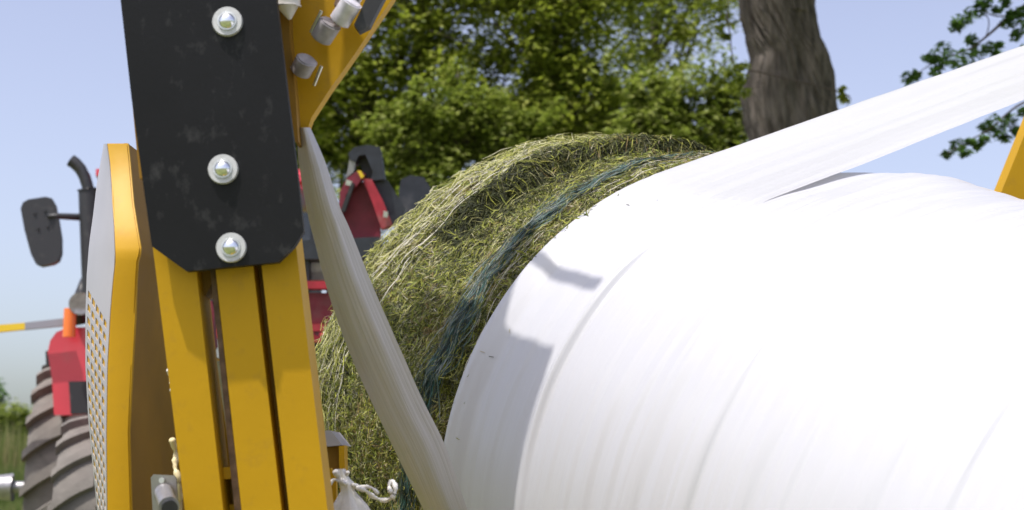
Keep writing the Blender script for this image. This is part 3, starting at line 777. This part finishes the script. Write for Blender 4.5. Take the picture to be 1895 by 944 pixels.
lp('upright', [(604, 480), (618, 480), (618, 700), (604, 700)], DL+.02, SLATE, .08)
lp('red_rail', [(520, 520), (720, 520), (720, 534), (520, 534)], DL-.04, MRED, .08)
lp('red_panel', [(520, 542), (720, 542), (720, 598), (520, 598)], DL+.00, DRED, .05)
lp('red_rail', [(520, 599), (720, 599), (720, 613), (520, 613)], DL-.04, MRED, .08)
lp('red_rail', [(520, 621), (720, 621), (720, 633), (520, 633)], DL-.03, MRED, .08)
lp('lower_beam', [(520, 636), (720, 636), (720, 668), (520, 668)], DL+.00, SLATE, .12)
lp('lower_panel', [(520, 670), (720, 670), (720, 860), (520, 860)], DL+.06, BLK2, .05)
for px in (540, 700): lp('leg', [(px-9, 668), (px+9, 668), (px+9, HZ+CAMZ/DL*F), (px-9, HZ+CAMZ/DL*F)], DL+.14, SLATE, .1)
lp('red_link', [(371, 566), (392, 556), (397, 580), (394, 610), (397, 640), (380, 650), (374, 610)], DL-.3, DRED, .1)
lp('red_link', [(360, 540), (400, 552), (400, 562), (360, 556)], DL-.28, BLK2, .1)
wb = empty('fuel_tank', U(765, 352, 8.4), 'dark rounded tank standing between the red mast and the hay top', 'tank')
bmobj('tank_shell', prism_bm([U(x, y, 8.4) for x, y in [(738, 352), (742, 332), (760, 324), (784, 328), (796, 346), (796, 1190), (740, 1190)]], (0, .5, 0)), SLATE, wb, bevel=.04, seg=3)

# ------------------------------------------------------------ trees
LEAF_A = ramp_mat('mid green leaf', [(0, (.10, .14, .016)), (.35, (.24, .29, .03)), (.7, (.35, .42, .05)), (1, (.46, .48, .13))], .45, .58, spec=.5, blend_noise=.55)
LEAF_B = ramp_mat('light green leaf', [(0, (.08, .115, .016)), (.4, (.19, .245, .03)), (.8, (.28, .34, .06)), (1, (.38, .41, .14))], .45, .55, spec=.5, blend_noise=.6)
LEAF_C = ramp_mat('dark green leaf', [(0, (.04, .085, .016)), (.5, (.10, .20, .035)), (1, (.17, .29, .06))], .4, .45, spec=.5)
def leaves(name, centres, radii, per, size, m, parent, squash=.75, flat=1.7):
    """leaf pieces in clumps: centres (k,3), radii (k)"""
    centres = np.asarray(centres); k = len(centres); n = k*per
    c = np.repeat(centres, per, 0); r = np.repeat(np.asarray(radii), per)
    d = rng.normal(size=(n, 3)); d /= np.linalg.norm(d, axis=1)[:, None]
    rad = r*rng.uniform(.15, 1, n)**.5
    p = c + d*rad[:, None]*np.array([1, 1, squash])
    nrm = rng.normal(size=(n, 3)) + d*.6; nrm[:, 2] = np.abs(nrm[:, 2])*(1) + flat; nrm /= np.linalg.norm(nrm, axis=1)[:, None]
    a = np.cross(nrm, rng.normal(size=(n, 3))); a /= np.linalg.norm(a, axis=1)[:, None]; b = np.cross(nrm, a)
    sz = size*rng.uniform(.6, 1.3, n)[:, None]
    V = np.stack([p - a*sz, p - b*sz*.45 - a*sz*.1, p + a*sz + nrm*sz*-.25, p + b*sz*.45 - a*sz*.1], 1).reshape(-1, 3)
    off = np.array(root_off(parent)); V = V - off
    me = bpy.data.meshes.new(name); me.vertices.add(n*4); me.vertices.foreach_set('co', V.astype(np.float32).ravel())
    me.loops.add(n*4); me.loops.foreach_set('vertex_index', np.arange(n*4, dtype=np.int32))
    me.polygons.add(n); me.polygons.foreach_set('loop_start', np.arange(0, n*4, 4, dtype=np.int32))
    me.materials.append(m); me.update(calc_edges=True); me.validate()
    o = bpy.data.objects.new(name, me); col.objects.link(o); o.parent = parent; o['kind'] = 'stuff'
    return o
def limb(p, q, r0, r1, n=7, wob=.12):
    p, q = Vector(p), Vector(q); L = (q-p).length; pts = []
    sd_ = random.random()*50
    for i in range(n):
        u = i/(n-1); pts.append(p.lerp(q, u) + Vector((noise.noise((u*3, sd_, 0)), noise.noise((u*3, sd_, 5)), 0))*wob*L*u*(1.3-u))
    return pts, [r0 + (r1-r0)*i/(n-1) for i in range(n)]
def merge(parts):
    V = []; Fc = []
    for v, f in parts:
        b0 = len(V); V += v; Fc += [tuple(b0+q for q in ff) for ff in f]
    return V, Fc
def tree(name, label, px, D, blobs, mleaf, nclump, per, size, cr=(.22, .68), trunk_r=.14, group=None, cat='tree'):
    base = U(px, HZ, D); base.z = 0
    tr = empty(name, base, label, cat, group)
    tot = sum(b[2]*b[3] for b in blobs); C = []; RR = []; parts = []
    top = max((U(b[0], b[1], D).z for b in blobs))
    pts, rad = limb(base, base + Vector((0, 0, top*.92)), trunk_r, trunk_r*.3, 12, .04); parts.append(tube_path(pts, rad, 9))
    for (bx, by, rx, ry) in blobs:
        c = U(bx, by, D); kx, kz = rx/F*D, ry/F*D
        st = pts[max(1, min(11, int(11*max(.1, (c.z-kz-.5))/(top*.92))))]
        lp_, lr = limb(st, c, trunk_r*.5, .02); parts.append(tube_path(lp_, lr, 6))
        k = max(3, int(nclump*rx*ry/tot))
        for _ in range(k):
            while True:
                q = rng.uniform(-1, 1, 3)
                if (q**2).sum() < 1: break
            if random.random() < .4: q = q*random.uniform(1.0, 1.7)
            w_ = Vector((c.x + q[0]*kx, c.y + q[1]*(kx+kz)*.30, c.z + q[2]*kz)); C.append(w_[:]); RR.append(random.uniform(*cr))
            if random.random() < .35:
                lp2, lr2 = limb(lp_[4], w_, .03, .008, 5); parts.append(tube_path(lp2, lr2, 5))
    V, Fc = merge(parts); mesh('trunk', V, Fc, TWIG, tr, smooth=True)
    leaves('crown', C, RR, per, size, mleaf, tr)
    return tr
G = 'leafy trees along the field edge'
tree('tree', 'mid green broadleaf tree filling the sky just right of the yellow arm', 760, 24, [(720, 60, 110, 130), (650, 190, 80, 110), (800, -60, 150, 160), (800, 150, 80, 110), (560, 120, 60, 110), (840, 250, 70, 60)], LEAF_A, 270, 75, .075, group=G)
tree('tree', 'dense green broadleaf tree in the middle, above the hay', 1010, 23, [(990, 40, 120, 130), (930, -80, 150, 120), (1060, 160, 100, 110), (900, 160, 80, 90), (1100, -60, 120, 110), (960, 240, 80, 60), (1120, 240, 70, 50)], LEAF_A, 270, 80, .070, group=G)
tree('tree', 'airy broadleaf tree with sky gaps, left of the thick trunk', 1220, 28, [(1210, 30, 110, 100), (1180, 150, 90, 80), (1290, 60, 55, 70), (1240, -90, 130, 90), (1310, -30, 55, 50), (1230, 210, 60, 50)], LEAF_A, 130, 75, .075, group=G)
tree('tree', 'slender dark stemmed tree rising in front of the middle crown', 1040, 23.5, [(1030, 90, 40, 90), (1050, 0, 50, 60)], LEAF_A, 40, 80, .075, group=G, trunk_r=.10)
tree('shrub', 'pale green bush low behind the red mast', 620, 25, [(640, 240, 90, 80), (560, 250, 80, 80), (720, 300, 90, 90), (700, 215, 60, 45)], LEAF_B, 210, 95, .062, cr=(.12, .42), group=G, trunk_r=.06, cat='bush')
tree('shrub', 'light yellow green bush behind the rising left shoulder of the hay', 810, 22, [(770, 255, 90, 70), (870, 225, 70, 80), (820, 370, 140, 90), (940, 250, 70, 60)], LEAF_B, 220, 95, .062, cr=(.12, .42), group=G, trunk_r=.06, cat='bush')
tree('shrub', 'light green bush directly above the hay bale top', 990, 24, [(960, 235, 80, 60), (1075, 225, 75, 75), (1000, 330, 120, 90), (1020, 190, 50, 40), (1150, 200, 60, 50)], LEAF_B, 240, 95, .060, cr=(.12, .42), group=G, trunk_r=.06, cat='bush')
tree('shrub', 'yellowish green bush beside the foot of the thick trunk', 1260, 20, [(1190, 260, 70, 50), (1270, 205, 65, 60), (1200, 200, 60, 50), (1350, 225, 60, 60), (1270, 300, 130, 70), (1330, 170, 45, 40)], LEAF_B, 170, 95, .060, cr=(.12, .42), group=G, trunk_r=.06, cat='bush')

# thick old tree: trunk with twisted, furrowed bark and a hanging bough
DT = 14.0
LT = [(-700, 1330, 1440), (-300, 1352, 1470), (0, 1378, 1505), (50, 1390, 1514), (90, 1399, 1533), (125, 1390, 1543), (160, 1383, 1550), (200, 1388, 1555), (250, 1400, 1552), (400, 1404, 1556), (870, 1400, 1560), (1080, 1385, 1580)]
bt = U(1480, HZ, DT); bt.z = 0
old = empty('tree', bt, 'thick old trunk with grey furrowed bark and a sparse bough at upper right', 'tree')
def trunk_lr(y):
    for (a, l0, r0), (b2, l1, r1) in zip(LT, LT[1:]):
        if y <= b2:
            f = (y-a)/(b2-a); f = f*f*(3-2*f)*.5 + f*.5; return l0+(l1-l0)*f, r0+(r1-r0)*f
    return LT[-1][1:]
V = []; Fc = []; nn = 260; ys = list(np.linspace(-700, -60, 40)) + list(np.linspace(-50, 330, 230)) + list(np.linspace(340, 1080, 40))
for y in ys:
    l, r_ = trunk_lr(y); l += 4; r_ += 16; c = U((l+r_)/2, y, DT); rad = (r_-l)/2/F*DT
    for k in range(nn):
        a = 2*PI*k/nn; z = c.z
        tw = a + .55*math.sin(z*1.3) + .25*noise.noise(Vector((math.cos(a), math.sin(a), z*.9)))*1.5
        rid = 1-abs(noise.noise(Vector((math.cos(tw)*6.5, math.sin(tw)*6.5, z*1.1))))*2
        rid2 = 1-abs(noise.noise(Vector((math.cos(tw)*15, math.sin(tw)*15, z*3.2+7))))*2
        big = noise.noise(Vector((math.cos(a+z*.5)*1.4, math.sin(a+z*.5)*1.4, z*.9+3)))
        fold = -.07*math.exp(-((a - (PI*1.47+ (z-4.6)*.55))/.20)**2) if 3.6 < z < 5.6 else 0
        rr = rad*(1 + .05*big) + .028*(rid-.6) + .026*(rid2-.6) + fold*.6
        V.append(Vector((c.x + rr*math.cos(a), c.y + rad + rr*math.sin(a)*.9, z)))
for i in range(len(ys)-1):
    for k in range(nn): Fc.append((i*nn+k, i*nn+(k+1) % nn, (i+1)*nn+(k+1) % nn, (i+1)*nn+k))
mesh('trunk', V, Fc, BARK, old, smooth=True)
parts = []; C = []; RR = []
def twig(pix, D, r0, r1):
    P = [U(x, y, D) for x, y in pix]; sub = [Vector(interp([tuple(p) for p in P], i/((len(P)-1)*5))) for i in range((len(P)-1)*5+1)]
    parts.append(tube_path(sub, [r0+(r1-r0)*i/(len(sub)-1) for i in range(len(sub))], 6))
DB = 12.0
parts.append(tube_path([U(1450, -500, 14.6), U(1650, -560, 13.6), U(1850, -420, 12.8), U(2050, -200, 12.2), U(2020, -90, DB), U(1960, -40, DB)], [.16, .13, .10, .07, .05, .03], 10))
twig([(2000, -80), (1930, -20), (1900, 8), (1870, 28), (1848, 48), (1825, 68), (1800, 88)], DB, .022, .008)
twig([(1870, 28), (1845, 30), (1820, 22), (1795, 20)], DB, .008, .004)
twig([(1825, 68), (1830, 40), (1818, 12)], DB, .006, .003)
twig([(1800, 88), (1770, 100), (1740, 108), (1715, 124), (1690, 142)], DB, .008, .003)
twig([(1900, 8), (1898, 40), (1885, 62)], DB, .008, .003)
twig([(2050, 150), (1950, 175), (1895, 190), (1862, 212), (1830, 240), (1790, 262), (1752, 285)], DB, .014, .003)
twig([(2000, -80), (2080, 40), (2050, 150)], DB, .03, .016)
def clump(x, y, rp, k=1):
    C.append(U(x, y, DB + random.uniform(-.1, .1))[:]); RR.append(rp/F*DB)
for (x, y, r_) in [(1682, 144, 14), (1695, 140, 10), (1722, 108, 15), (1745, 92, 18), (1760, 110, 18), (1735, 118, 14), (1790, 105, 18), (1775, 118, 14), (1812, 96, 16), (1800, 74, 12), (1780, 42, 17), (1800, 30, 17),
                  (1768, 48, 12), (1815, 14, 12), (1822, 2, 14), (1832, 88, 13), (1842, 100, 9), (1862, 42, 12), (1872, 28, 10), (1888, 48, 16), (1893, 20, 12), (1880, 66, 10), (1845, 18, 8), (1730, 134, 10), (1848, 84, 8),
                  (1752, 286, 9), (1772, 268, 14), (1785, 280, 12), (1795, 262, 8), (1808, 270, 9), (1826, 236, 15), (1842, 228, 17), (1850, 246, 15), (1868, 222, 13), (1860, 256, 9), (1882, 242, 11), (1893, 206, 10), (1820, 258, 9),
                  (1895, 96, 10), (1860, 4, 10)]:
    clump(x, y, r_)
V, Fc = merge(parts); mesh('bough', V, Fc, TWIG, old, smooth=True)
leaves('bough_leaves', C, [r*1.15 for r in RR], 62, .034, LEAF_C, old, squash=.9)
parts = []; C = []; RR = []
twig([(1400, -60), (1360, -20), (1346, 20), (1350, 60), (1356, 110), (1360, 132)], DT, .012, .005)
twig([(1356, 108), (1340, 120), (1328, 134)], DT, .005, .003)
twig([(1390, 130), (1560, 172), (1566, 196)], DT, .01, .004)
for (x, y, r_) in [(1340, 10, 20), (1325, 30, 20), (1350, -10, 20), (1330, 55, 16), (1344, 70, 10), (1560, 165, 7), (1563, 186, 8), (1558, 178, 6), (1310, 5, 26), (1290, 20, 24), (1366, 126, 12), (1378, 122, 12), (1352, 138, 10), (1372, 145, 14), (1350, 165, 16), (1335, 150, 12), (1380, 170, 14)]: clump(x, y, r_*1.0)
V, Fc = merge(parts); mesh('side_twigs', V, Fc, TWIG, old, smooth=True)
leaves('twig_leaves', C, RR, 40, .034, LEAF_A, old)

C = []; RR = []
for _ in range(170):
    C.append(U(random.uniform(900, 2300), random.uniform(-1150, -330), random.uniform(11.2, 16))[:]); RR.append(random.uniform(.35, .7))
leaves('crown', C, RR, 70, .09, LEAF_C, old)
# ------------------------------------------------------------ field
GR = mat('meadow ground', (.13, .15, .045), .95, var=.35, scale=.35, dirt=(.26, .23, .10), dirt_amt=.6, dirt_scale=.12)
n = 60; V = []; Fc = []
xs = np.linspace(-1, 1, n); xs = np.sign(xs)*np.abs(xs)**2.2*1200
for y in xs:
    for x in xs: V.append((x, y+30, 0))
for i in range(n-1):
    for j in range(n-1): Fc.append((i*n+j, i*n+j+1, (i+1)*n+j+1, (i+1)*n+j))
o = mesh('meadow', V, Fc, GR); o['kind'] = 'structure'
# tall grass at the far side of the field
GRASS = ramp_mat('field grass blade', [(0, (.06, .10, .02)), (.5, (.12, .17, .035)), (.85, (.20, .22, .07)), (1, (.34, .30, .14))], .6, .4, blend_noise=.15)
N = 42000; V = []; Fc = []
for i in range(N):
    y = random.uniform(26, 60); x = random.uniform(-.40, -.30)*y if random.random() < .6 else random.uniform(-.30, .5)*y
    h = random.uniform(.5, 1.25)*(1 if y > 32 else .45) + (.5*noise.noise(Vector((x*.2, y*.2, 0)))); h = max(.15, h) if not (y > 40 and x < -.28*y) else random.uniform(1.0, 2.7)
    a = random.uniform(0, PI); w_ = random.uniform(.02, .05); dx, dy = math.cos(a)*w_, math.sin(a)*w_*.5; lx = random.gauss(0, .15)
    b0 = len(V); V += [(x-dx, y-dy, -.02), (x+dx, y+dy, -.02), (x+lx, y, h)]; Fc.append((b0, b0+1, b0+2))
o = mesh('tall_grass', V, Fc, GRASS); tag(o, 'tall green and yellowing grass at the far side of the field', 'grass'); o['kind'] = 'stuff'
tree('shrub', 'green bush at the left edge behind the tractor tyre', 18, 44, [(20, 790, 40, 36), (-60, 800, 70, 50)], LEAF_B, 150, 80, .09, cr=(.3, .6), trunk_r=.05, group=G, cat='bush')
tree('shrub', 'small grey green treetop cut by the left frame edge', -40, 60, [(-50, 745, 50, 40)], LEAF_C, 90, 80, .12, cr=(.4, .7), trunk_r=.08, group=G, cat='bush')
